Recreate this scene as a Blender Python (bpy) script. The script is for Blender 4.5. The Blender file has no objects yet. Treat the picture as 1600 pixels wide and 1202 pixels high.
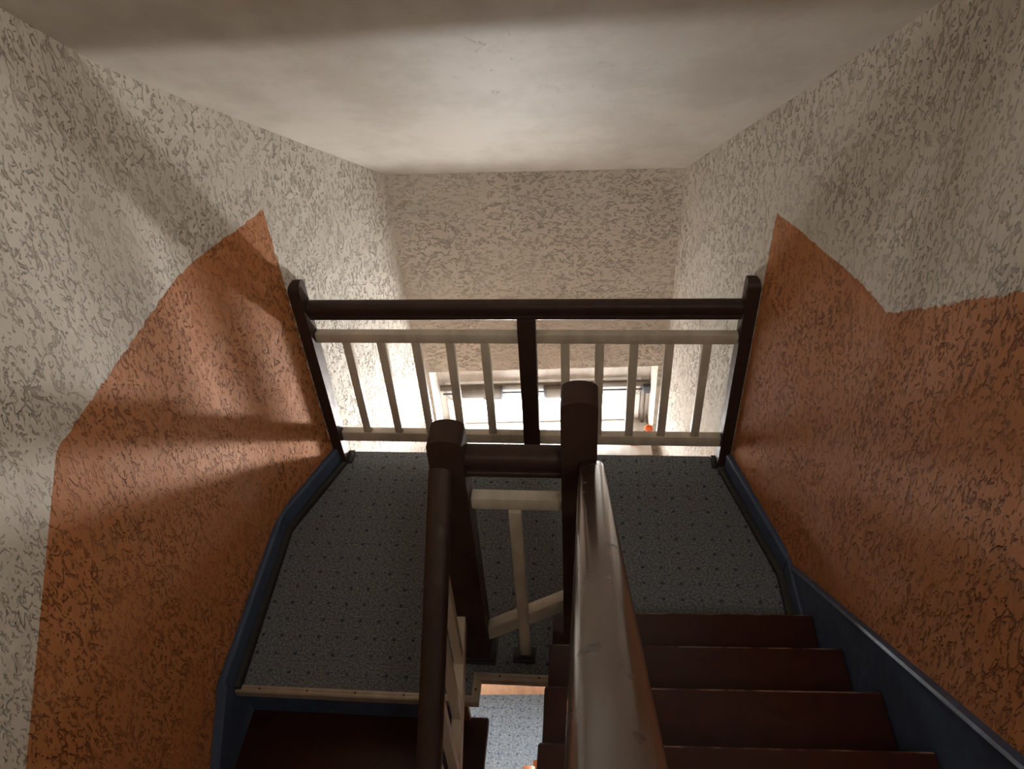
import bpy, bmesh, math, random
from mathutils import Vector, Matrix
random.seed(7)
SC = bpy.context.scene
S = 0.075                      # one carpet-pattern unit in metres; all figures below are in these units

# ------------------------------------------------------------------ camera
R = [[0.9957425810508953, 0.07511296629753425, -0.05342990338827702],
     [0.00896120705708324, -0.6557770998039247, -0.7549013790810257],
     [-0.09174098893174858, 0.7512086512177159, -0.65365828479649]]
CAM = (1.6411681266048799, -26.917870540541177, 35.80662135333747)
cd = bpy.data.cameras.new('camera')
cam = bpy.data.objects.new('camera', cd)
SC.collection.objects.link(cam)
m = Matrix(((R[0][0], -R[1][0], -R[2][0], 0), (R[0][1], -R[1][1], -R[2][1], 0), (R[0][2], -R[1][2], -R[2][2], 0), (0, 0, 0, 1)))
cam.matrix_world = Matrix.Translation(Vector(CAM) * S) @ m
cd.sensor_width = 36.0
cd.lens = 36.0 * 1206.636 / 1600.0
cd.clip_start = 0.02
SC.camera = cam

# ------------------------------------------------------------------ daylight and exposure
w = bpy.data.worlds.new('overcast_sky')
SC.world = w
w.use_nodes = True
bg = w.node_tree.nodes['Background']
bg.inputs[0].default_value = (0.92, 0.96, 1.0, 1)
bg.inputs[1].default_value = 60.0

def area(name, loc, direction, sx, sy, power, color, portal=False):
    l = bpy.data.lights.new(name, 'AREA')
    l.shape = 'RECTANGLE'; l.size = sx * S; l.size_y = sy * S
    l.energy = power; l.color = color
    o = bpy.data.objects.new(name, l); SC.collection.objects.link(o)
    o.location = Vector(loc) * S
    o.rotation_euler = Vector(direction).to_track_quat('-Z', 'Y').to_euler()
    if portal:
        l.cycles.is_portal = True
    return o
area('window_daylight_portal', (-1.6, 20.3, -7.0), (0.055, -1, 0), 17, 7, 1, (1, 1, 1), True)
area('added_window_portal', (13.0, 8.5, -32.5), (-1, -.28, 0), 25, 14, 1, (1, 1, 1), True)  # portal for the unseen window added in the lower hall
# the sunlit sill: a hard bright patch and the softer rest of the board, both throwing light upwards
k_ = area('sunlit_sill_glint', (-3.4, 17.2, -8.45), (-8.6, -17.5, 21), 2.1, .4, 17.0, (1.0, 0.96, 0.91))
k_.data.spread = math.radians(95)
area('sunlit_sill', (-1.6, 17.15, -8.45), (0.0, -0.05, 1), 14.5, 4.2, 16.5, (1.0, 0.96, 0.91))
area('upper_landing_fill', (12.3, -36, 46), (-.9, .75, -.42), 12, 12, 64.0, (1.0, 0.90, 0.76))  # added fill lamp, unseen behind the camera, brightens the left wall

SC.view_settings.view_transform = 'Standard'
SC.view_settings.look = 'None'
SC.view_settings.gamma = 1.0
SC.view_settings.use_curve_mapping = False
SC.view_settings.exposure = -0.1
SC.cycles.max_bounces = 10
SC.cycles.diffuse_bounces = 7
SC.cycles.use_denoising = True

# ------------------------------------------------------------------ materials
def srgb(r, g, b):
    f = lambda c: (c / 255) / 12.92 if c <= 10 else ((c / 255 + .055) / 1.055) ** 2.4
    return (f(r), f(g), f(b), 1)

class NT:
    def __init__(s, name):
        s.m = bpy.data.materials.new(name); s.m.use_nodes = True
        s.t = s.m.node_tree; s.b = s.t.nodes['Principled BSDF']
    def n(s, typ, **kw):
        nd = s.t.nodes.new(typ)
        for k, v in kw.items(): setattr(nd, k, v)
        return nd
    def put(s, sock, v):
        if hasattr(v, 'node'): s.t.links.new(v, sock)
        elif v is not None: sock.default_value = v
    def math(s, op, a, b=None, c=None, clamp=False):
        nd = s.n('ShaderNodeMath', operation=op, use_clamp=clamp)
        s.put(nd.inputs[0], a)
        if b is not None: s.put(nd.inputs[1], b)
        if c is not None: s.put(nd.inputs[2], c)
        return nd.outputs[0]
    def mix(s, f, a, b):
        nd = s.n('ShaderNodeMix', data_type='RGBA')
        s.put(nd.inputs[0], f); s.put(nd.inputs[6], a); s.put(nd.inputs[7], b)
        return nd.outputs[2]
    def pos(s, scale=(1, 1, 1), off=(0, 0, 0)):
        g = s.n('ShaderNodeNewGeometry')
        mp = s.n('ShaderNodeMapping')
        s.t.links.new(g.outputs['Position'], mp.inputs[0])
        mp.inputs['Scale'].default_value = tuple(c / S for c in scale)
        mp.inputs['Location'].default_value = off
        return mp.outputs[0]
    def noise(s, vec, scale, detail=2.0, rough=.5, dist=0.0):
        nd = s.n('ShaderNodeTexNoise')
        s.put(nd.inputs['Vector'], vec); nd.inputs['Scale'].default_value = scale
        nd.inputs['Detail'].default_value = detail; nd.inputs['Roughness'].default_value = rough
        nd.inputs['Distortion'].default_value = dist
        return nd.outputs[0]
    def smooth(s, v, lo, hi, a=0.0, b=1.0):
        nd = s.n('ShaderNodeMapRange', interpolation_type='SMOOTHSTEP')
        s.put(nd.inputs[0], v)
        for i, x in enumerate((lo, hi, a, b)): nd.inputs[1 + i].default_value = x
        return nd.outputs[0]
    def bump(s, h, strength=1.0, dist=0.01):
        nd = s.n('ShaderNodeBump')
        nd.inputs['Strength'].default_value = strength; nd.inputs['Distance'].default_value = dist
        s.put(nd.inputs['Height'], h)
        s.t.links.new(nd.outputs[0], s.b.inputs['Normal'])
    def col(s, v): s.put(s.b.inputs['Base Color'], v)
    def set(s, **kw):
        for k, v in kw.items(): s.b.inputs[k].default_value = v

WHITE = (0.63, 0.595, 0.535, 1)
ORANGE = (0.46, 0.178, 0.062, 1)

def stucco(name, paint=None, stretch=(1, 1, .55), dens=1.0):
    """trowelled scratch plaster: short worm-like grooves; paint = function giving the dado edge mask"""
    t = NT(name)
    vec = t.pos(stretch)
    def worms(off, sc, wid, msk, lo):
        mp = t.n('ShaderNodeVectorMath', operation='ADD'); t.put(mp.inputs[0], vec); mp.inputs[1].default_value = off
        n = t.noise(mp.outputs[0], sc, 1.0, .5, .5)
        line = t.smooth(t.math('ABSOLUTE', t.math('SUBTRACT', n, .5)), wid * .25, wid, 1, 0)
        k = t.smooth(t.noise(mp.outputs[0], msk, 1.0), lo, lo + .06)
        return t.math('MULTIPLY', line, k)
    big = t.noise(t.pos(), .25, 2.0)
    g = t.math('MAXIMUM', worms((0, 0, 0), 2.1, .034, 3.1, .54), worms((31, 17, 5), 3.2, .045, 3.7, .55))
    g = t.math('MAXIMUM', g, worms((7, 53, 11), 4.8, .065, 4.6, .55))
    g = t.math('MAXIMUM', g, worms((3, 9, 71), 1.4, .024, 2.3, .56))
    g = t.math('MULTIPLY', g, t.smooth(big, .35, .6, .35, 1.0))
    grit = t.noise(t.pos(), 9.0, 2.0)
    soft = t.noise(t.pos(), .9, 3.0)
    h = t.math('ADD', t.math('MULTIPLY', g, -1.0), t.math('ADD', t.math('MULTIPLY', grit, .10), t.math('MULTIPLY', soft, .9)))
    base = WHITE; groove_shade = .36 if paint else .24
    if paint:
        pm = paint(t)
        base = t.mix(pm, WHITE, ORANGE); groove_shade = t.math('MULTIPLY_ADD', pm, .40, .36)
    mott = t.noise(t.pos(), .35, 3.0)
    base = t.mix(t.smooth(mott, .35, .7, 0, .10), base, (.30, .24, .18, 1))
    dark = t.n('ShaderNodeMix', data_type='RGBA', blend_type='MULTIPLY')     # grooves darkened in colour to stand for their shade
    t.put(dark.inputs[0], t.math('MULTIPLY', g, groove_shade)); t.put(dark.inputs[6], base); dark.inputs[7].default_value = (.46, .34, .29, 1)
    t.col(dark.outputs[2])
    t.set(Roughness=.72)
    t.b.inputs['Specular IOR Level'].default_value = .25
    t.bump(h, 1.0, .009)
    return t.m

def dado(kind):
    def f(t):
        g = t.n('ShaderNodeNewGeometry'); sp = t.n('ShaderNodeSeparateXYZ')
        t.t.links.new(g.outputs['Position'], sp.inputs[0])
        x, y, z = (t.math('MULTIPLY', sp.outputs[i], 1 / S) for i in range(3))
        wob = t.math('MULTIPLY', t.math('SUBTRACT', t.noise(t.pos(), 2.2, 2.0), .5), .30)
        y = t.math('ADD', y, wob); z = t.math('ADD', z, wob)
        if kind == 'left':
            e = t.math('MINIMUM', 18.15, t.math('MULTIPLY_ADD', y, .85, 18.35 + .85 * 9.95))
        else:
            lvl = t.math('MULTIPLY_ADD', y, -.09, 17.65 + .09 * 6.05)
            e = t.math('MAXIMUM', lvl, t.math('MULTIPLY_ADD', y, -.825, 18.35 - .825 * 2.72))
        below = t.smooth(t.math('SUBTRACT', e, z), -.025, .025)
        near = t.smooth(t.math('SUBTRACT', 6.25 if kind == 'left' else 6.42, y), -.025, .025)
        return t.math('MULTIPLY', below, near)
    return f

M = {}
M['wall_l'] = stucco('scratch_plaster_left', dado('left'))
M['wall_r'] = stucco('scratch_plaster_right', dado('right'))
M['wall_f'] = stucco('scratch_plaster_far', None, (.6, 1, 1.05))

t = NT('ceiling_plaster')
mo = t.noise(t.pos((1, .45, 1)), .35, 4.0, .6)
t.col(t.mix(t.smooth(mo, .35, .7), (.60, .56, .50, 1), (.50, .46, .40, 1)))
cr = t.smooth(t.math('ABSOLUTE', t.math('SUBTRACT', t.noise(t.pos(), .7, 4.0, .6, .8), .5)), .0, .006, 1, 0)
cr = t.math('MULTIPLY', cr, t.smooth(t.noise(t.pos(), .8, 1.0), .58, .64))
t.bump(t.math('ADD', t.math('MULTIPLY', cr, -.6), t.math('MULTIPLY', t.noise(t.pos(), 1.6, 4.0), .8)), .6, .003)
t.set(Roughness=.6); t.b.inputs['Specular IOR Level'].default_value = .3
M['ceiling'] = t.m

def carpet():
    t = NT('speckled_carpet')
    g = t.n('ShaderNodeNewGeometry'); sp = t.n('ShaderNodeSeparateXYZ'); t.t.links.new(g.outputs['Position'], sp.inputs[0])
    def cell(i, o):
        a = t.math('MULTIPLY_ADD', sp.outputs[i], 1 / S, .5 + o)
        return t.math('ABSOLUTE', t.math('SUBTRACT', t.math('FRACT', a), .5))
    d = t.math('MAXIMUM', cell(0, 0), cell(1, 0))
    ragged = t.math('MULTIPLY', t.math('SUBTRACT', t.noise(t.pos(), 11, 2.0), .5), .09)
    dot = t.smooth(t.math('ADD', d, ragged), .065, .10, 1, 0)
    sp1 = t.noise(t.pos(), 9.0, 3.0, .75)
    sp2 = t.noise(t.pos((1, 1, 1), (40, 3, 9)), 6.0, 3.0, .8)
    c = t.mix(t.smooth(sp1, .36, .64), (.058, .070, .086, 1), (.205, .212, .215, 1))
    c = t.mix(t.smooth(sp2, .52, .62, 0, .55), c, (.10, .115, .15, 1))
    c = t.mix(t.math('MULTIPLY', dot, t.smooth(t.noise(t.pos(), 1.3, 1.0), .3, .6, .5, .88)), c, (.022, .030, .058, 1))
    t.col(c); t.set(Roughness=.95); t.b.inputs['Specular IOR Level'].default_value = .1
    t.bump(t.noise(t.pos(), 14, 2.0), .7, .003)
    return t.m
M['carpet'] = carpet()

def paintmat(name, color, rough, spec=.5, bumpy=.0, coat=0.0):
    t = NT(name)
    c2 = tuple(min(1, c * .82) for c in color[:3]) + (1,)
    t.col(t.mix(t.smooth(t.noise(t.pos((1, .35, .35)), 1.4, 4.0), .35, .65), color, c2))
    t.put(t.b.inputs['Roughness'], t.smooth(t.noise(t.pos(), 2.0, 3.0), .3, .7, rough * .85, rough * 1.15))
    t.b.inputs['Specular IOR Level'].default_value = spec
    if coat: t.set(**{'Coat Weight': coat, 'Coat Roughness': .12})
    if bumpy: t.bump(t.noise(t.pos(), 1.7, 3.0), bumpy, .004)
    return t.m
M['dark_wood'] = paintmat('dark_brown_varnish', (.042, .021, .015, 1), .55, .25, .05)
M['white_wood'] = paintmat('cream_painted_wood', (.56, .50, .41, 1), .45, .4)
M['maroon'] = paintmat('maroon_step_paint', (.030, .0075, .005, 1), .40, .35, .08)
def treadmat(name, skew, front, top):
    t = NT(name)
    tc = t.n('ShaderNodeTexCoord'); sp = t.n('ShaderNodeSeparateXYZ'); t.t.links.new(tc.outputs['Object'], sp.inputs[0])
    x, y, z = (t.math('MULTIPLY', sp.outputs[i], 1 / S) for i in range(3))
    e = t.math('MULTIPLY_ADD', x, -skew, y)
    pale_edge = t.math('MULTIPLY', t.smooth(e, front - .12, front - .06), t.smooth(z, top - .13, top - .07))  # paler line along the front top edge, broken up by noise
    pale_edge = t.math('MULTIPLY', pale_edge, t.smooth(t.noise(t.pos((.5, 1, 1)), 1.6, 4.0, .7), .42, .62))
    c = t.mix(t.smooth(t.noise(t.pos(), 1.2, 4.0), .35, .65), (.034, .0085, .0055, 1), (.026, .0075, .005, 1))
    t.col(t.mix(pale_edge, c, (.21, .13, .10, 1)))
    t.put(t.b.inputs['Roughness'], t.smooth(t.noise(t.pos(), 1.5, 3.0), .3, .7, .32, .46)); t.b.inputs['Specular IOR Level'].default_value = .38
    t.bump(t.noise(t.pos(), 1.7, 3.0), .08, .004)
    return t.m
M['tread_up'] = treadmat('edged_maroon_tread', .17 / 6.135, 1.8, .5)
M['tread_down'] = treadmat('maroon_tread', 0.0, (3.35 + .66) / 2, .5)
M['blue'] = paintmat('slate_blue_paint', (.055, .082, .150, 1), .40, .45, .05)
M['black'] = paintmat('black_trim', (.012, .012, .012, 1), .45, .4)
M['alu'] = paintmat('champagne_aluminium', (.42, .36, .29, 1), .38)
for k in ('alu',):
    M[k].node_tree.nodes['Principled BSDF'].inputs['Metallic'].default_value = .35
M['screw'] = paintmat('dark_screw', (.02, .02, .02, 1), .5)
M['orange_wood'] = paintmat('varnished_orange_edge', (.16, .045, .012, 1), .4)
M['frame'] = paintmat('white_window_plastic', (.56, .52, .48, 1), .35)
M['hardware'] = paintmat('brushed_opener_metal', (.11, .088, .068, 1), .5, .2)
M['hardware_dark'] = paintmat('grey_opener_metal', (.05, .055, .065, 1), .4)
M['fascia'] = paintmat('peach_plaster', (.62, .34, .20, 1), .7, .2)
M['peach_post'] = paintmat('peach_newel_paint', (.50, .20, .10, 1), .5)
M['outdoor_white'] = paintmat('white_render', (.80, .80, .78, 1), .8, .2)
M['outdoor_ground'] = paintmat('pale_paving', (.5, .5, .48, 1), .9, .2)
M['pipe'] = paintmat('grey_zinc', (.014, .017, .018, 1), .7, .05)
M['petal'] = paintmat('orange_petal', (.75, .14, .03, 1), .6)
M['petal2'] = paintmat('pink_petal', (.60, .22, .16, 1), .6)
M['leaf'] = paintmat('green_leaf', (.03, .13, .08, 1), .5)
M['twig'] = paintmat('brown_twig', (.10, .06, .03, 1), .7)
M['wire'] = paintmat('thin_wire', (.25, .24, .22, 1), .5)

# worn handrail: same varnish with rubbed and stained spots
t = NT('worn_handrail_varnish')
st = t.smooth(t.noise(t.pos((1, .55, .55), (3, 1, 2)), 1.3, 4.0, .65), .60, .70)
t.col(t.mix(st, (.040, .019, .012, 1), (.020, .008, .006, 1)))
t.put(t.b.inputs['Roughness'], t.math('MULTIPLY_ADD', st, .25, .20))
t.b.inputs['Specular IOR Level'].default_value = .55
t.set(**{'Coat Weight': .35, 'Coat Roughness': .15})
t.bump(t.noise(t.pos((1, .5, .5)), 1.1, 3.0), .25, .004)
M['rail_top'] = t.m

t = NT('window_glass')
for nd in list(t.t.nodes):
    if nd.type == 'BSDF_PRINCIPLED': t.t.nodes.remove(nd)
out = [n for n in t.t.nodes if n.type == 'OUTPUT_MATERIAL'][0]
tr = t.n('ShaderNodeBsdfTransparent'); tr.inputs[0].default_value = (.96, .98, .97, 1)
gl = t.n('ShaderNodeBsdfGlossy'); gl.inputs['Roughness'].default_value = .02
fr = t.n('ShaderNodeFresnel'); fr.inputs[0].default_value = 1.45
mx = t.n('ShaderNodeMixShader')
t.t.links.new(fr.outputs[0], mx.inputs[0]); t.t.links.new(tr.outputs[0], mx.inputs[1]); t.t.links.new(gl.outputs[0], mx.inputs[2])
t.t.links.new(mx.outputs[0], out.inputs[0])
M['glass'] = t.m

# ------------------------------------------------------------------ mesh helpers (lattice units)
class MB:
    def __init__(s): s.bm = bmesh.new()
    def poly(s, pts, faces):
        vs = [s.bm.verts.new(p) for p in pts]
        fs = []
        for f in faces: fs.append(s.bm.faces.new([vs[i] for i in f]))
        return vs, fs
    def box(s, x0, x1, y0, y1, z0, z1, bev=0.0, seg=2):
        p = [(x, y, z) for z in (z0, z1) for y in (y0, y1) for x in (x0, x1)]
        vs, fs = s.poly(p, [(0, 2, 3, 1), (4, 5, 7, 6), (0, 1, 5, 4), (2, 6, 7, 3), (0, 4, 6, 2), (1, 3, 7, 5)])
        if bev: s.bev(fs, bev, seg)
        return s
    def bev(s, fs, bev, seg=2, ang=None):
        es = list({e for f in fs for e in f.edges})
        if ang is not None: es = [e for e in es if len(e.link_faces) == 2 and e.calc_face_angle(0) > ang]
        s.bm.normal_update()
        bmesh.ops.bevel(s.bm, geom=es, offset=bev, segments=seg, affect='EDGES', profile=.5)
    def loft(s, rings, cap=True, closed=True):
        n = len(rings[0]); allv = [[s.bm.verts.new(p) for p in r] for r in rings]
        fs = []
        for a, b in zip(allv[:-1], allv[1:]):
            for i in range(n if closed else n - 1):
                j = (i + 1) % n
                fs.append(s.bm.faces.new((a[i], a[j], b[j], b[i])))
        if cap and closed:
            fs.append(s.bm.faces.new(list(reversed(allv[0])))); fs.append(s.bm.faces.new(allv[-1]))
        return fs
    def tube(s, p0, p1, r, n=10, r1=None):
        p0 = Vector(p0); p1 = Vector(p1); d = (p1 - p0).normalized()
        a = d.orthogonal().normalized(); b = d.cross(a); r1 = r if r1 is None else r1
        ring = lambda c, q: [tuple(c + (a * math.cos(2 * math.pi * i / n) + b * math.sin(2 * math.pi * i / n)) * q) for i in range(n)]
        s.loft([ring(p0, r), ring(p1, r1)])
        return s
    def ball(s, c, r, sub=2, sq=(1, 1, 1)):
        vs = bmesh.ops.create_icosphere(s.bm, subdivisions=sub, radius=1.0)['verts']
        for v in vs: v.co = Vector((c[0] + v.co.x * r * sq[0], c[1] + v.co.y * r * sq[1], c[2] + v.co.z * r * sq[2]))
        return s

def world_loc(o):
    l = Vector(o.location)
    while o.parent: o = o.parent; l += Vector(o.location)
    return l

def obj(name, mb, mat, parent=None, smooth=35, **props):
    bm = mb.bm
    bmesh.ops.recalc_face_normals(bm, faces=bm.faces[:])
    for v in bm.verts: v.co *= S
    lo = Vector([min(v.co[i] for v in bm.verts) for i in range(3)]); hi = Vector([max(v.co[i] for v in bm.verts) for i in range(3)])
    org = Vector(((lo.x + hi.x) / 2, (lo.y + hi.y) / 2, lo.z))
    for v in bm.verts: v.co -= org
    me = bpy.data.meshes.new(name); bm.to_mesh(me); bm.free()
    if smooth:
        me.polygons.foreach_set('use_smooth', [True] * len(me.polygons))
        me.set_sharp_from_angle(angle=math.radians(smooth))
    me.materials.append(mat)
    o = bpy.data.objects.new(name, me); SC.collection.objects.link(o)
    if parent: o.parent = parent; o.location = org - world_loc(parent)
    else: o.location = org
    for k, v in props.items(): o[k] = v
    return o

def copy_part(src, parent, dx=0, dy=0, dz=0):
    o = src.copy(); SC.collection.objects.link(o); o.parent = parent
    o.location = Vector(src.location) + Vector((dx, dy, dz)) * S
    return o

def thing(name, loc, label, cat, group=None):
    o = bpy.data.objects.new(name, None); SC.collection.objects.link(o)
    o.location = Vector(loc) * S; o.empty_display_size = .1
    o['label'] = label; o['category'] = cat
    if group: o['group'] = group
    return o

def struct(name, mb, mat, label=None, cat=None, smooth=35):
    o = obj(name, mb, mat, None, smooth, kind='structure')
    if label: o['label'] = label
    if cat: o['category'] = cat
    return o

def offset_path(path, d):
    """path shifted sideways by d (to the left of travel)"""
    out = []
    for i, p in enumerate(path):
        a = Vector(path[max(i - 1, 0)]); b = Vector(path[min(i + 1, len(path) - 1)]); p = Vector(p)
        t0 = (p - a).normalized() if i > 0 else (b - p).normalized()
        t1 = (b - p).normalized() if i < len(path) - 1 else t0
        n = Vector((-(t0 + t1).y, (t0 + t1).x)).normalized()
        k = 1 / max(.3, n.dot(Vector((-t1.y, t1.x))))
        out.append((p.x + n.x * d * k, p.y + n.y * d * k))
    return out

def arc_corner(a, c, b, r, n=6):
    """round the corner c of the path a-c-b"""
    a, b, c = Vector(a), Vector(b), Vector(c)
    p0 = c + (a - c).normalized() * r; p1 = c + (b - c).normalized() * r
    return [tuple(p0 * (1 - t) ** 2 + c * 2 * t * (1 - t) + p1 * t ** 2) for t in [i / n for i in range(n + 1)]]

# ------------------------------------------------------------------ shell
ZL, ZT = -47.6, 64.0
LB = (-16.05, .9); RB = (12.75, -1.25)
LPATH = [(-15.6, -44.5), (-15.65, -18)] + arc_corner((-15.75, -9.5), LB, (-10.5, 16.1), 1.7) + [(-10.5, 16.1)]
RPATH = [(12.85, -44.5), (12.85, -16)] + arc_corner((12.82, -8), RB, (7.6, 17.1), 1.7) + [(7.6, 17.1)]

def wall(path, out, z0, z1, hole=None):
    """vertical wall along path, thickness out (sign gives the side); hole = (seg, u0, u1, za, zb) on one segment"""
    mb = MB(); back = offset_path(path, out)
    for i in range(len(path) - 1):
        a, b, c, d = path[i], path[i + 1], back[i], back[i + 1]
        L = lambda u, p, q: (p[0] + (q[0] - p[0]) * u, p[1] + (q[1] - p[1]) * u)
        if hole and hole[0] == i:
            _, u0, u1, za, zb = hole
            us = [0, u0, u1, 1]; zs = [z0, za, zb, z1]
            for ui in range(3):
                for zi in range(3):
                    if ui == 1 and zi == 1: continue
                    for p, q in ((a, b), (c, d)):
                        mb.poly([(*L(us[ui], p, q), zs[zi]), (*L(us[ui + 1], p, q), zs[zi]), (*L(us[ui + 1], p, q), zs[zi + 1]), (*L(us[ui], p, q), zs[zi + 1])], [(0, 1, 2, 3)])
            for u in (u0, u1):
                mb.poly([(*L(u, a, b), za), (*L(u, c, d), za), (*L(u, c, d), zb), (*L(u, a, b), zb)], [(0, 1, 2, 3)])
            for zz in (za, zb):
                mb.poly([(*L(u0, a, b), zz), (*L(u0, c, d), zz), (*L(u1, c, d), zz), (*L(u1, a, b), zz)], [(0, 1, 2, 3)])
        else:
            for p, q in ((a, b), (c, d)):
                mb.poly([(*p, z0), (*q, z0), (*q, z1), (*p, z1)], [(0, 1, 2, 3)])
        for zz in (z0, z1):
            mb.poly([(*a, zz), (*b, zz), (*d, zz), (*c, zz)], [(0, 1, 2, 3)])
    for p, q in ((path[0], back[0]), (path[-1], back[-1])):
        mb.poly([(*p, z0), (*q, z0), (*q, z1), (*p, z1)], [(0, 1, 2, 3)])
    bmesh.ops.remove_doubles(mb.bm, verts=mb.bm.verts[:], dist=.002)
    return mb

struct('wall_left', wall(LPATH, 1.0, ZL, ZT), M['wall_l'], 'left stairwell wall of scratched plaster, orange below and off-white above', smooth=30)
RH = len(RPATH) - 2
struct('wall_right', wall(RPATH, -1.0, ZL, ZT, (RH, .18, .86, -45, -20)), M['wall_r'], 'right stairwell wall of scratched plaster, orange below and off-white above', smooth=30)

FA, FB = Vector((-10.5, 16.1)), Vector((7.6, 17.1))
FL = (FB - FA).length; FT = (FB - FA) / FL; FN = Vector((-FT.y, FT.x))       # outward
def fp(x, d=0.0):
    """point on the far wall plane at lattice x, set back by d"""
    u = (x - FA.x) / FT.x
    p = FA + FT * u + FN * d
    return p.x, p.y
A_, B_ = fp(-12.5), fp(9.6)
u_of = lambda x: (x - A_[0]) / (B_[0] - A_[0])
WX0, WX1, WZ0, WZ1 = -9.72, 7.08, -8.95, -.55
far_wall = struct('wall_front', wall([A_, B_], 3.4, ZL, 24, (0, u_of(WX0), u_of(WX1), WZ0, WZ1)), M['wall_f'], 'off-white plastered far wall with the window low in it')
mb = MB()                                                            # smeared plaster repair near the left corner
for k in range(9):
    x, y = fp(-9.35 + .95 * random.random(), -.01)
    mb.ball((x, y, 12.3 + 1.0 * random.random() - .4 * k / 9), .34 + .22 * random.random(), 2, (1.25, .22, .75))
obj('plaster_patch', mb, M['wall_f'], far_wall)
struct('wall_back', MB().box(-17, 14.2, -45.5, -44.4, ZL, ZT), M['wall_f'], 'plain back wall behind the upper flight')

# sloping ceiling z = 27.9 - .775 y + .022 x
cz = lambda x, y: 27.9 - .775 * y + .022 * x
c4 = [(-17, -45.5), (14.2, -45.5), (14.2, 18), (-17, 18)]
mb = MB(); mb.poly([(x, y, cz(x, y)) for x, y in c4] + [(x, y, cz(x, y) + 1.2) for x, y in c4], [(0, 1, 2, 3), (4, 5, 6, 7), (0, 1, 5, 4), (1, 2, 6, 5), (2, 3, 7, 6), (3, 0, 4, 7)])
struct('ceiling', mb, M['ceiling'], 'sloping off-white plaster ceiling above the stairwell')

# lower hall floor, seen through the well
fl = struct('floor', MB().box(-17, 14.2, -45.5, 20, ZL - 1.2, ZL), M['carpet'], 'lower hall floor in pale speckled carpet with small blue squares')
mb = MB(); a, b = fp(-10.6, -.75), fp(7.6, -.75); c, d = fp(7.6, -.01), fp(-10.6, -.01)
mb.poly([(*p, z) for z in (ZL, ZL + 2.4) for p in (a, b, c, d)], [(0, 1, 2, 3), (4, 5, 6, 7), (0, 1, 5, 4), (1, 2, 6, 5), (2, 3, 7, 6), (3, 0, 4, 7)])
struct('baseboard_front', mb, M['fascia'], 'peach skirting at the foot of the far wall in the lower hall')

# landing: slab with its notch at the well, carpet on top
OUT = [(-15.9, 1.0), (-15.45, -9.0), (-3.35, -9.12), (-3.25, -7.85), (12.45, -7.75), (12.5, -1.2), (10.0, 7.52), (-13.45, 7.42)]
CORE = [(-15.9, 1.0), (-15.45, -8.45), (-4.3, -8.45), (-4.2, -6.6), (12.45, -6.6), (12.5, -1.2), (10.0, 7.40), (-13.45, 7.30)]
def slab(outline, z0, z1):
    mb = MB(); n = len(outline)
    mb.poly([(*p, z0) for p in outline] + [(*p, z1) for p in outline], [tuple(range(n)), tuple(range(n, 2 * n))] + [(i, (i + 1) % n, n + (i + 1) % n, n + i) for i in range(n)])
    return mb
land = struct('floor', slab(CORE, -2.2, -.46), M['fascia'], 'landing slab between the two flights')
obj('nosing_board', slab(OUT, -.46, -.12), M['maroon'], land)
cp = obj('carpet', slab([(x, y + .03 if y < -5 else y) for x, y in OUT], -.12, 0.0), M['carpet'], land)

# ------------------------------------------------------------------ skirting boards and wall strings
def sweep(path, prof, side):
    """prof = [(distance from wall, z)]; side = +1 if the room lies to the right of travel"""
    rings = []
    for k in range(len(path)):
        rings.append(None)
    offs = [offset_path(path, -side * d) for d, z in prof]
    return [[(*offs[j][i], prof[j][1]) for j in range(len(prof))] for i in range(len(path))]

def skirting(name, path, side, top, label, q0):
    mb = MB(); mb.loft(sweep(path, [(0.01, 0), (.30, 0), (.30, top - .12), (.25, top - .03), (.18, top), (.01, top)], side))
    o = struct(name, mb, M['blue'], label, smooth=22)
    j = offset_path(path, -side * .305)[3]                            # butt joint of the boards at the bend
    k = offset_path(path, -side * .18)[3]
    obj('board_joint', MB().tube((*j, .36), (*j, top - .14), .022, 6).tube((*j, top - .14), (*k, top + .004), .022, 6), M['black'], o)
    path = [q0] + path[1:]
    mb = MB(); prof = [(.29, 0.002)] + [(.30 + .34 * math.cos(a), .34 * math.sin(a)) for a in (0, .4, .8, 1.2, 1.57)]
    mb.loft(sweep(path, prof, side)); obj('quarter_round', mb, M['black'], o, label='black quarter-round strip along the carpet edge')
    return o
l_land = arc_corner((-15.75, -9.5), LB, (-10.5, 16.1), .2, 3) + [(-13.98, 6.62)]
skirting('baseboard_left', [(-15.75, -9.48)] + l_land, 1, 1.38, 'slate blue skirting along the left edge of the landing', (-15.74, -9.1))
r_land = arc_corner((12.82, -8), RB, (7.6, 17.1), .2, 3) + [(10.58, 6.4)]
skirting('baseboard_right', [(12.79, -5.3)] + r_land, -1, 1.42, 'slate blue skirting along the right edge of the landing', (12.79, -5.3))

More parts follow.
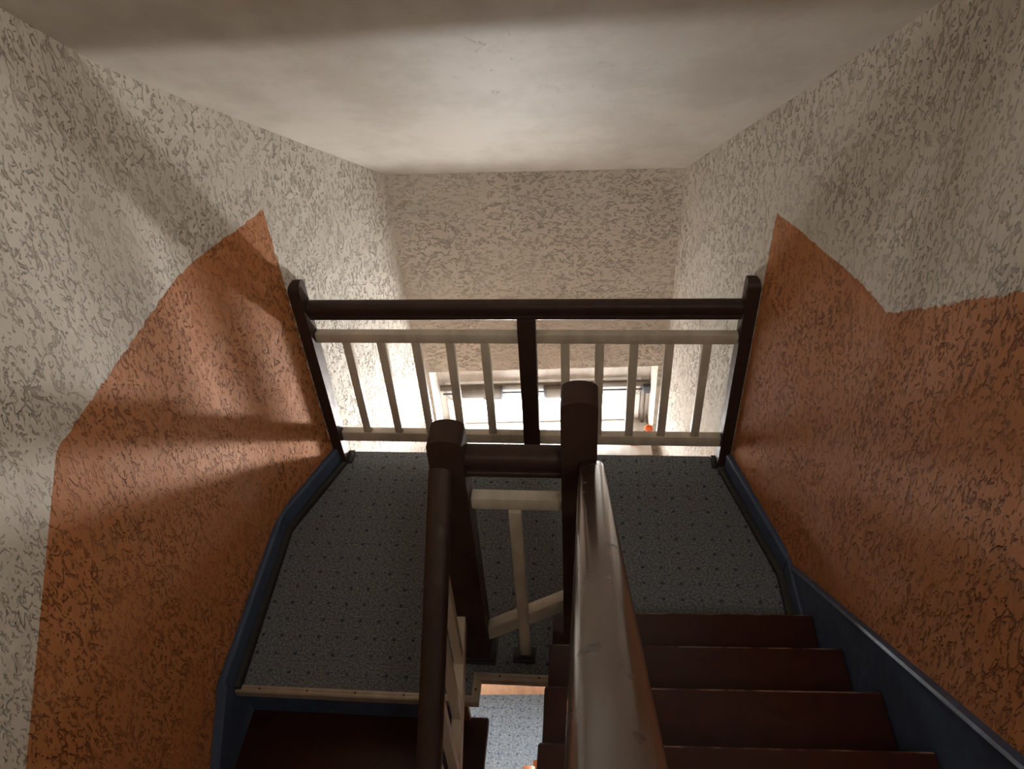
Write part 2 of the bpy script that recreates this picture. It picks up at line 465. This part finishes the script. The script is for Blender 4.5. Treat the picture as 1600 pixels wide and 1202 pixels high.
def wall_string(name, x, y0, z0, slope, y1, thick, sgn, drop, label, lead=None):
    """slanted board beside a flight; x = wall face, sgn = direction into the room"""
    zt = lambda y: z0 + slope * (y - y0)
    pts = [(y0, zt(y0) - drop), (y1, zt(y1) - drop), (y1, zt(y1)), (y0, zt(y0))]
    if lead: pts = lead + pts[1:3] + [pts[3]]
    mb = MB()
    f = mb.loft([[(x, y, z) for y, z in pts], [(x + sgn * thick, y, z) for y, z in pts]])
    o = struct(name, mb, M['blue'], label)
    mb = MB()                                                        # rounded cap bead
    prof = [(0.0, 0.0), (thick + .10, 0.0), (thick + .12, .10), (thick + .04, .22), (0.0, .22)]
    mb.loft([[(x + sgn * a, y, zt(y) + b) for a, b in prof] for y in (y0, y1)])
    obj('cap_bead', mb, M['blue'], o)
    return o
wall_string('trim_1', -15.75, -9.5, 1.2, .80, -36, .31, 1, 7.2, 'blue wall string running down beside the lower flight', lead=[(-8.5, -.47), (-8.5, -2.9), (-9.6, -6.0)])
wall_string('trim_2', 12.84, -1.9, 1.45, -.872, -36, .26, -1, 6.8, 'blue wall string rising beside the upper flight', lead=[(-1.9, 0.02), (-5.6, .02), (-8.0, .02)])

# ------------------------------------------------------------------ flights of stairs
RISE, GO = 2.75, 3.35
up = thing('staircase', (6.5, -5.6, 0), 'maroon steps climbing from the landing on the right of the glossy handrail', 'stairs')
def tread(x0, x1, y0, z, skew, depth):
    mb = MB()
    p = [(x0, y0 - skew), (x1, y0 + skew), (x1, y0 + skew - depth), (x0, y0 - skew - depth)]
    vs, fs = mb.poly([(*q, z - .5) for q in p] + [(*q, z) for q in p], [(3, 2, 1, 0), (4, 5, 6, 7), (0, 1, 5, 4), (1, 2, 6, 5), (2, 3, 7, 6), (3, 0, 4, 7)])
    mb.bev(fs, .10, 2)
    return mb
t1 = obj('tread', tread(.3, 12.57, -5.57, RISE, .17, GO + .25), M['tread_up'], up)
r1 = obj('riser', MB().box(1.0, 12.57, -6.25, -5.97, 0.01, RISE - .5), M['blue'], up, label='blue riser')
NT_UP = 10
for k in range(1, NT_UP):
    copy_part(t1, up, 0, -GO * k, RISE * k)
    if k == 1: r2 = obj('riser', MB().box(1.0, 12.57, -6.25 - GO, -5.97 - GO, RISE, 2 * RISE - .5), M['blue'], up, label='blue riser')
    else: copy_part(r2, up, 0, -GO * (k - 1), RISE * (k - 1))
# cut string under the open ends
pts = []
for k in range(1, NT_UP + 1):
    pts += [(-6.1 - GO * (k - 1), RISE * k - .5), (-6.1 - GO * k, RISE * k - .5)]
pts = [(-6.1, .02)] + pts + [(-6.1 - GO * NT_UP, RISE * NT_UP - 4), (-9.0, .02)]
mb = MB(); mb.loft([[(.62, y, z) for y, z in pts], [(.98, y, z) for y, z in pts]])
obj('string_board', mb, M['dark_wood'], up, 0)
struct('floor', MB().box(-1.5, 12.4, -44.4, -39.2, 26.2, 27.5), M['carpet'], 'upper floor at the head of the stairs')

dn = thing('staircase', (-9.2, -8.75, -24.75), 'dark maroon steps going down on the left below the metal edge strip', 'stairs')
t2 = obj('tread', tread(-15.4, -3.0, -8.5, -RISE, 0, GO + .66), M['tread_down'], dn)
r3 = obj('riser', MB().box(-15.4, -4.25, -8.72, -8.47, -RISE + .001, -.47), M['blue'], dn, label='blue riser')
e3 = obj('string_end', MB().box(-4.24, -3.92, -8.76, -8.47, -RISE + .001, -.47), M['orange_wood'], dn, label='orange varnished end of the string')
for k in range(1, 8):
    copy_part(t2, dn, 0, -GO * k, -RISE * k)
    copy_part(r3, dn, 0, -GO * k, -RISE * k); copy_part(e3, dn, 0, -GO * k, -RISE * k)
struct('floor', MB().box(-15.5, 12.4, -44.4, -35.6, -26.0, -24.75), M['carpet'], 'half-landing at the foot of the lower flight')

# aluminium edge strips round the landing edge
def edge_strip(name, a, b, inward, label, nscrew):
    a = Vector(a); b = Vector(b); d = (b - a); L = d.length; d /= L; n = Vector(inward)
    prof = [(0.0, -.36), (.06, -.38), (.06, .02), (.0, .08), (-.12, .085), (-.13, .06), (-.15, .06), (-.16, .085), (-.30, .07), (-.33, .0), (0, 0)]
    mb = MB()
    def ring(p, mit):
        return [(p.x - n.x * q + d.x * mit * -q, p.y - n.y * q + d.y * mit * -q, z) for q, z in prof]
    mb.loft([ring(a, mitre[0]), ring(b, mitre[1])])
    o = struct(name, mb, M['alu'], label)
    for i in range(nscrew):
        p = a + d * (L * (i + .5) / nscrew) - n * (-.14)
        obj('screw', MB().tube((p.x, p.y, .05), (p.x, p.y, .10), .055, 8), M['screw'], o)
    return o
mitre = (0, -1); edge_strip('trim_3', (-15.4, -9.13), (-3.3, -9.13), (0, 1), 'pale metal edge strip along the front of the landing', 5)
mitre = (1, 1); edge_strip('trim_4', (-3.3, -9.13), (-3.3, -7.93), (-1, 0), 'short metal edge strip at the corner of the well', 1)
mitre = (-1, 0); edge_strip('trim_5', (-3.3, -7.93), (.6, -7.93), (0, 1), 'metal edge strip across the end of the well', 2)

# ------------------------------------------------------------------ balustrades
RP = [(-.27, 0), (.27, 0), (.33, .08), (.33, .26), (.27, .31), (.27, .37), (.34, .42), (.34, .54), (.41, .60), (.46, .72), (.47, 1.0), (.43, 1.16), (.33, 1.26), (.17, 1.305), (0, 1.32),
      (-.17, 1.305), (-.33, 1.26), (-.43, 1.16), (-.47, 1.0), (-.46, .72), (-.41, .60), (-.34, .54), (-.34, .42), (-.27, .37), (-.27, .31), (-.33, .26), (-.33, .08)]
def rail_x(x0, x1, y, ztop): 
    mb = MB(); mb.loft([[(x, y + a, ztop - 1.32 + b) for a, b in RP] for x in (x0, x1)]); return mb
def rail_y(x, y0, z0, y1, z1, k=1.16):
    mb = MB(); mb.loft([[(x + a, yy, zz + (b - 1.32) * k) for a, b in RP] for yy, zz in ((y0, z0), (y1, z1))]); return mb
def bar_y(x, wd, y0, z0, y1, z1, h):
    mb = MB(); fs = mb.loft([[(x - wd / 2, yy, zz - h), (x + wd / 2, yy, zz - h), (x + wd / 2, yy, zz), (x - wd / 2, yy, zz)] for yy, zz in ((y0, z0), (y1, z1))])
    mb.bev(fs, .05, 2); return mb
def arch_post(axis, c0, c1, d0, d1, z0, z1, rise):
    """post with a rounded head; the arch spans c0..c1 along axis, extruded d0..d1 along the other"""
    mid = (c0 + c1) / 2; hw = (c1 - c0) / 2; pts = [(c0, z0), (c1, z0)]
    for i in range(11):
        a = math.pi * i / 10
        u = math.cos(a); v = math.sin(a)
        pts.append((mid + hw * u, z1 - rise + rise * v))
    mb = MB()
    if axis == 'x': fs = mb.loft([[(c, d, z) for c, z in pts] for d in (d0, d1)])
    else: fs = mb.loft([[(d, c, z) for c, z in pts] for d in (d0, d1)])
    mb.bev(fs, .045, 2, .9)
    return mb

lr = thing('landing_railing', (-1.5, 7.0, 0), 'dark brown railing with cream balusters along the far edge of the landing', 'railing')
obj('end_post', arch_post('y', 6.28, 7.3, -14.15, -13.45, .12, 13.65, .45), M['dark_wood'], lr)
obj('end_post', arch_post('y', 6.5, 7.52, 9.92, 10.6, .12, 13.65, .45), M['dark_wood'], lr)
obj('centre_post', MB().box(-1.97, -.98, 6.62, 7.4, .14, 11.2, .05), M['dark_wood'], lr)
mb = MB(); mb.loft([[(x, y + a * .85, 12.15 + (b - 1.32) * .8) for a, b in RP] for x, y in ((-13.5, 7.0), (9.95, 7.1))]); obj('handrail', mb, M['dark_wood'], lr)
for x0, x1 in ((-13.45, -1.97), (-.98, 9.92)):
    obj('top_rail', MB().box(x0, x1, 6.72, 7.25, 9.52, 10.14, .05), M['white_wood'], lr, label='cream rail below the handrail')
    obj('bottom_rail', MB().box(x0, x1, 6.72, 7.25, 1.66, 2.42, .05), M['white_wood'], lr, label='cream rail above the carpet')
bl = None
for x in (-11.74, -9.75, -7.76, -5.83, -3.86, .62, 2.53, 4.41, 6.33, 8.34):
    if bl is None:
        bl = obj('baluster', MB().box(x - .25, x + .25, 6.76, 7.14, 2.42, 9.52, .04), M['white_wood'], lr, label='flat cream baluster'); bx = x
    else: copy_part(bl, lr, x - bx)
for x0, x1, y0, y1 in ((-2.35, -.6, 6.55, 7.42), (-13.6, -13.12, 6.35, 7.42), (9.62, 10.0, 6.45, 7.5)):
    obj('foot_plate', MB().box(x0, x1, y0, y1, .005, .14, .04), M['black'], lr, label='black foot plate')

sb = thing('stair_balustrade', (-1.0, -6.3, 0), 'dark newel posts and worn handrails around the narrow stairwell', 'railing')
NW = {}
NW[0] = obj('newel_post', arch_post('x', -4.22, -2.88, -6.95, -5.75, .22, 15.6, .34), M['dark_wood'], sb, label='lower left newel post with rounded head')
NW[1] = obj('newel_post', arch_post('x', .84, 2.18, -6.95, -5.75, RISE + .02, 17.62, .34), M['dark_wood'], sb, label='taller right newel post with rounded head')
mb = MB(); mb.box(-4.5, -2.58, -7.2, -5.55, .005, .12, .03); mb.box(-4.36, -2.72, -7.08, -5.65, .12, .24, .03)
obj('foot_plate', mb, M['black'], NW[0], label='black stepped foot plate')
obj('handrail', rail_x(-2.88, .84, -6.15, 14.42), M['dark_wood'], sb, label='short level handrail bridging the two newel posts')
obj('top_rail', MB().box(-2.88, .84, -6.5, -5.95, 11.2, 11.85, .05), M['white_wood'], sb, label='short cream rail under the level handrail')
mb = MB(); fs = mb.loft([[(x, y, z) for y, z in ((-6.58, zz - .95), (-5.98, zz - .95), (-5.98, zz), (-6.58, zz))] for x, zz in ((-2.88, 2.25), (.84, 5.0))]); mb.bev(fs, .05, 2)
obj('bottom_rail', mb, M['white_wood'], sb, label='cream rail slanting between the newel posts')
wb = obj('baluster', MB().box(-1.36, -.84, -6.66, -6.30, .14, 11.2, .04), M['white_wood'], sb, label='single cream baluster between the newel posts')
mb = MB(); mb.box(-1.74, -.62, -7.02, -6.18, .005, .10, .03); mb.box(-1.5, -.7, -6.8, -6.24, .10, .16, .02)
obj('foot_plate', mb, M['black'], wb, label='small black foot plate under the baluster')

def flight_rail(xh, xw, ytop, zh, zt, zb, slope, yend, first, nbal, wornmat, step, front):
    z = lambda z0, y: z0 + slope * (y + 6.95)
    obj('handrail', rail_y(xh, ytop, z(zh, ytop), yend, z(zh, yend)), wornmat, sb, 50, label='long handrail sloping beside the flight')
    obj('top_rail', bar_y(xw, .5, ytop, z(zt, ytop), yend, z(zt, yend), .8), M['white_wood'], sb)
    obj('bottom_rail', bar_y(xw, .5, ytop, z(zb, ytop), yend, z(zb, yend), .85), M['white_wood'], sb)
    src = None
    for i in range(nbal):
        y = first - step * i
        if src is None:
            mb = MB(); y1 = y + .42
            mb.loft([[(xw - .2, y, z(zb, y)), (xw + .2, y, z(zb, y)), (xw + .2, y1, z(zb, y1)), (xw - .2, y1, z(zb, y1))],
                     [(xw - .2, y, z(zt - .8, y)), (xw + .2, y, z(zt - .8, y)), (xw + .2, y1, z(zt - .8, y1)), (xw - .2, y1, z(zt - .8, y1))]])
            src = obj('baluster', mb, M['white_wood'], sb)
        else: copy_part(src, sb, 0, -step * i, -slope * step * i)
flight_rail(-3.84, -4.02, -6.93, 14.15, 11.35, 3.92, .82, -33.5, -8.6, 13, M['dark_wood'], 1.9, True)
flight_rail(1.97, 1.74, -6.93, 14.75, 11.9, 6.6, -.84, -36.0, -8.7, 13, M['rail_top'], 1.9, True)

# lower newel glimpsed at the bottom of the well
ln = thing('newel_post', (-2.5, .2, -47.6), 'peach painted post and rail end far down at the foot of the stairwell', 'post')
obj('post', arch_post('x', -3.15, -2.1, -.5, 1.0, -47.58, -31.0, .3), M['peach_post'], ln)
obj('rail_end', rail_y(-1.85, 1.45, -30.9, -12.0, -41.5), M['fascia'], ln, label='pale sloping rail end')

# ------------------------------------------------------------------ window
win = bpy.data.objects.new('window_1', None); SC.collection.objects.link(win)
win.location = Vector((*fp(-1.3, 3.4), WZ0)) * S
win['kind'] = 'structure'; win['label'] = 'white framed window with a top opener low in the far wall'
def wbox(mb, x0, x1, d0, d1, z0, z1, bev=0.0):
    a, b, c, d = fp(x0, d0), fp(x1, d0), fp(x1, d1), fp(x0, d1)
    vs, fs = mb.poly([(*p, z) for z in (z0, z1) for p in (a, b, c, d)], [(3, 2, 1, 0), (4, 5, 6, 7), (0, 1, 5, 4), (1, 2, 6, 5), (2, 3, 7, 6), (3, 0, 4, 7)])
    if bev: mb.bev(fs, bev, 2)
    return mb
def frame_mb(x0, x1, z0, z1, tl, tr, tt, tb, d0, d1, bev=.06):
    mb = MB()
    wbox(mb, x0, x1, d0, d1, z1 - tt, z1, bev); wbox(mb, x0, x1, d0, d1, z0, z0 + tb, bev)
    wbox(mb, x0, x0 + tl, d0, d1, z0 + tb, z1 - tt, bev); wbox(mb, x1 - tr, x1, d0, d1, z0 + tb, z1 - tt, bev)
    return mb
obj('outer_frame', frame_mb(WX0 - .02, WX1 + .02, WZ0, WZ1, .55, .75, 3.55, .3, 2.95, 3.5), M['frame'], win, 0)
sash = obj('sash', frame_mb(-9.2, 6.36, -8.64, -4.15, .85, 1.15, 1.55, .2, 2.78, 3.4), M['frame'], win, 0)
mb = MB(); wbox(mb, -8.4, 5.3, 3.06, 3.12, -8.46, -5.6); obj('pane', mb, M['glass'], sash, 0)
mb = MB(); wbox(mb, -9.7, 7.06, -1.25, 2.95, WZ0 + .02, WZ0 + .4, .08); obj('window_sill', mb, M['frame'], win)
mb = MB(); wbox(mb, -9.9 + .3, 7.0, 2.55, 2.78, -4.72, -4.22, .05); obj('opener_cover', mb, M['hardware'], win)
mb = MB(); mb.tube((*fp(-9.4, 2.55), -5.0), (*fp(6.9, 2.55), -5.0), .07, 8); obj('opener_rod', mb, M['hardware_dark'], win)
mb = MB(); wbox(mb, -8.05, -4.75, 2.2, 2.62, -5.25, -4.3, .06); hs = obj('opener_housing', mb, M['hardware'], win)
mb = MB(); wbox(mb, -6.2, -4.6, 2.3, 2.6, -5.55, -5.25, .05); obj('arm_bracket', mb, M['hardware_dark'], hs)
for xa in (-8.2, -4.75):
    mb = MB(); wbox(mb, xa, xa + .15, 2.16, 2.64, -5.3, -4.26, .02); obj('end_cap', mb, M['hardware_dark'], hs)
mb = MB(); wbox(mb, -1.2, 2.25, 2.2, 2.62, -5.45, -4.45, .06); h2 = obj('opener_housing', mb, M['hardware'], win)
for xa in (-1.35, 2.25):
    mb = MB(); wbox(mb, xa, xa + .15, 2.16, 2.64, -5.5, -4.4, .02); obj('end_cap', mb, M['hardware_dark'], h2)
mb = MB(); wbox(mb, 6.45, 7.05, 2.3, 2.8, -5.3, -4.55, .08); obj('corner_bracket', mb, M['hardware_dark'], win)
mb = MB(); mb.tube((*fp(6.62, 2.5), -5.2), (*fp(6.62, 2.5), WZ0 + .42), .13, 10); obj('lever_rod', mb, M['hardware'], win)
mb = MB(); mb.tube((*fp(-8.3, -1.36), WZ0 + .1), (*fp(6.1, -1.36), WZ0 + .1), .09, 8); obj('sill_rod', mb, M['hardware'], win)
for xa, xb in ((-9.3, -8.0), (5.0, 6.3)):
    mb = MB(); za, zb = (-5.1, -6.6) if xa < 0 else (-6.6, -5.2)
    mb.tube((*fp(xa, 2.66), za), (*fp(xb, 2.66), zb), .03, 6); obj('opener_wire', mb, M['wire'], win)

# unseen window added in the right wall to light the lower hall
w2 = bpy.data.objects.new('added_window', None); SC.collection.objects.link(w2)
a, b = Vector(RPATH[RH]), Vector(RPATH[RH + 1])
p0, p1 = a.lerp(b, .18), a.lerp(b, .86); dn_ = (p1 - p0).normalized(); nn = Vector((dn_.y, -dn_.x))
w2.location = Vector((*(p0.lerp(p1, .5)), -45)) * S; w2['kind'] = 'structure'; w2['label'] = 'unseen tall window added in the right wall to light the lower hall'
def rbox(u0, u1, z0, z1, d0=.5, d1=.9):
    L = (p1 - p0).length; q = [p0 + dn_ * L * u + nn * d for u, d in ((u0, d0), (u1, d0), (u1, d1), (u0, d1))]
    mb = MB(); mb.poly([(q_.x, q_.y, z) for z in (z0, z1) for q_ in q], [(3, 2, 1, 0), (4, 5, 6, 7), (0, 1, 5, 4), (1, 2, 6, 5), (2, 3, 7, 6), (3, 0, 4, 7)])
    return mb
for u0, u1, z0, z1 in ((0, .06, -45, -20), (.94, 1, -45, -20), (.06, .94, -45, -44.2), (.06, .94, -20.8, -20)):
    obj('frame_bar', rbox(u0, u1, z0, z1), M['frame'], w2, 0)
obj('pane', rbox(.06, .94, -44.2, -20.8, .68, .72), M['glass'], w2, 0)

# ------------------------------------------------------------------ flowers on the window sill
fx = fp(6.3, .2)
fs_ = thing('flower_sprig', (fx[0], fx[1], WZ0 + .4), 'orange and pink flowers on a twig at the right end of the window sill', 'flowers')
mb = MB(); pts = [(*fp(5.6, .1), WZ0 + .4), (*fp(6.05, .15), -8.1), (*fp(6.5, .2), -7.4), (*fp(6.8, .2), -6.9)]
for p, q in zip(pts[:-1], pts[1:]): mb.tube(p, q, .07, 7, .05)
obj('twig', mb, M['twig'], fs_)
def blossom(c, r, mat, n=7):
    mb = MB()
    for i in range(n):
        a = 2 * math.pi * i / n
        mb.ball((c[0] + r * .55 * math.cos(a), c[1] + r * .3 * math.sin(a), c[2] + r * .45 * math.sin(a)), r * .5, 1, (1, .6, .8))
    mb.ball(c, r * .4, 1)
    obj('blossom', mb, mat, fs_)
blossom((*fp(6.8, .1), -6.95), .36, M['petal'])
blossom((*fp(6.1, .0), -8.2), .38, M['petal2'])
blossom((*fp(5.75, -.1), -8.5), .34, M['petal2'])
for (cx, cy), z0, dx, dz in ((fp(7.0, .1), -6.8, .38, .42), (fp(6.2, -.1), -8.4, .42, -.2), (fp(5.8, -.1), -8.6, .35, .25)):
    mb = MB(); mb.poly([(cx, cy, z0), (cx + dx * .5, cy - .08, z0 + dz * .2 + .14), (cx + dx, cy, z0 + dz), (cx + dx * .5, cy + .08, z0 + dz * .6 - .14), (cx + dx * .5, cy - .14, z0 + dz * .5)],
                       [(0, 1, 4), (1, 2, 4), (2, 3, 4), (3, 0, 4), (0, 3, 2, 1)])
    obj('leaf', mb, M['leaf'], fs_)

# ------------------------------------------------------------------ outside the window
struct('floor', MB().box(-120, 120, 21, 140, -71.2, -70), M['outdoor_ground'], 'pale paved yard outside')
gw = obj('garden_wall', MB().box(-60, 60, 60, 63, -70, -34, .3), M['outdoor_white'])
gw['label'] = 'white rendered wall outside the window, almost lost in glare'; gw['category'] = 'wall'
pp = obj('downpipe', MB().tube((-2.7, 59.3, -48.6), (-2.7, 59.3, -35), .32, 12).tube((-2.7, 59.3, -48.6), (-2.2, 58.6, -49.3), .32, 12), M['pipe'])
pp['label'] = 'grey downpipe on the white wall outside the window'; pp['category'] = 'pipe'
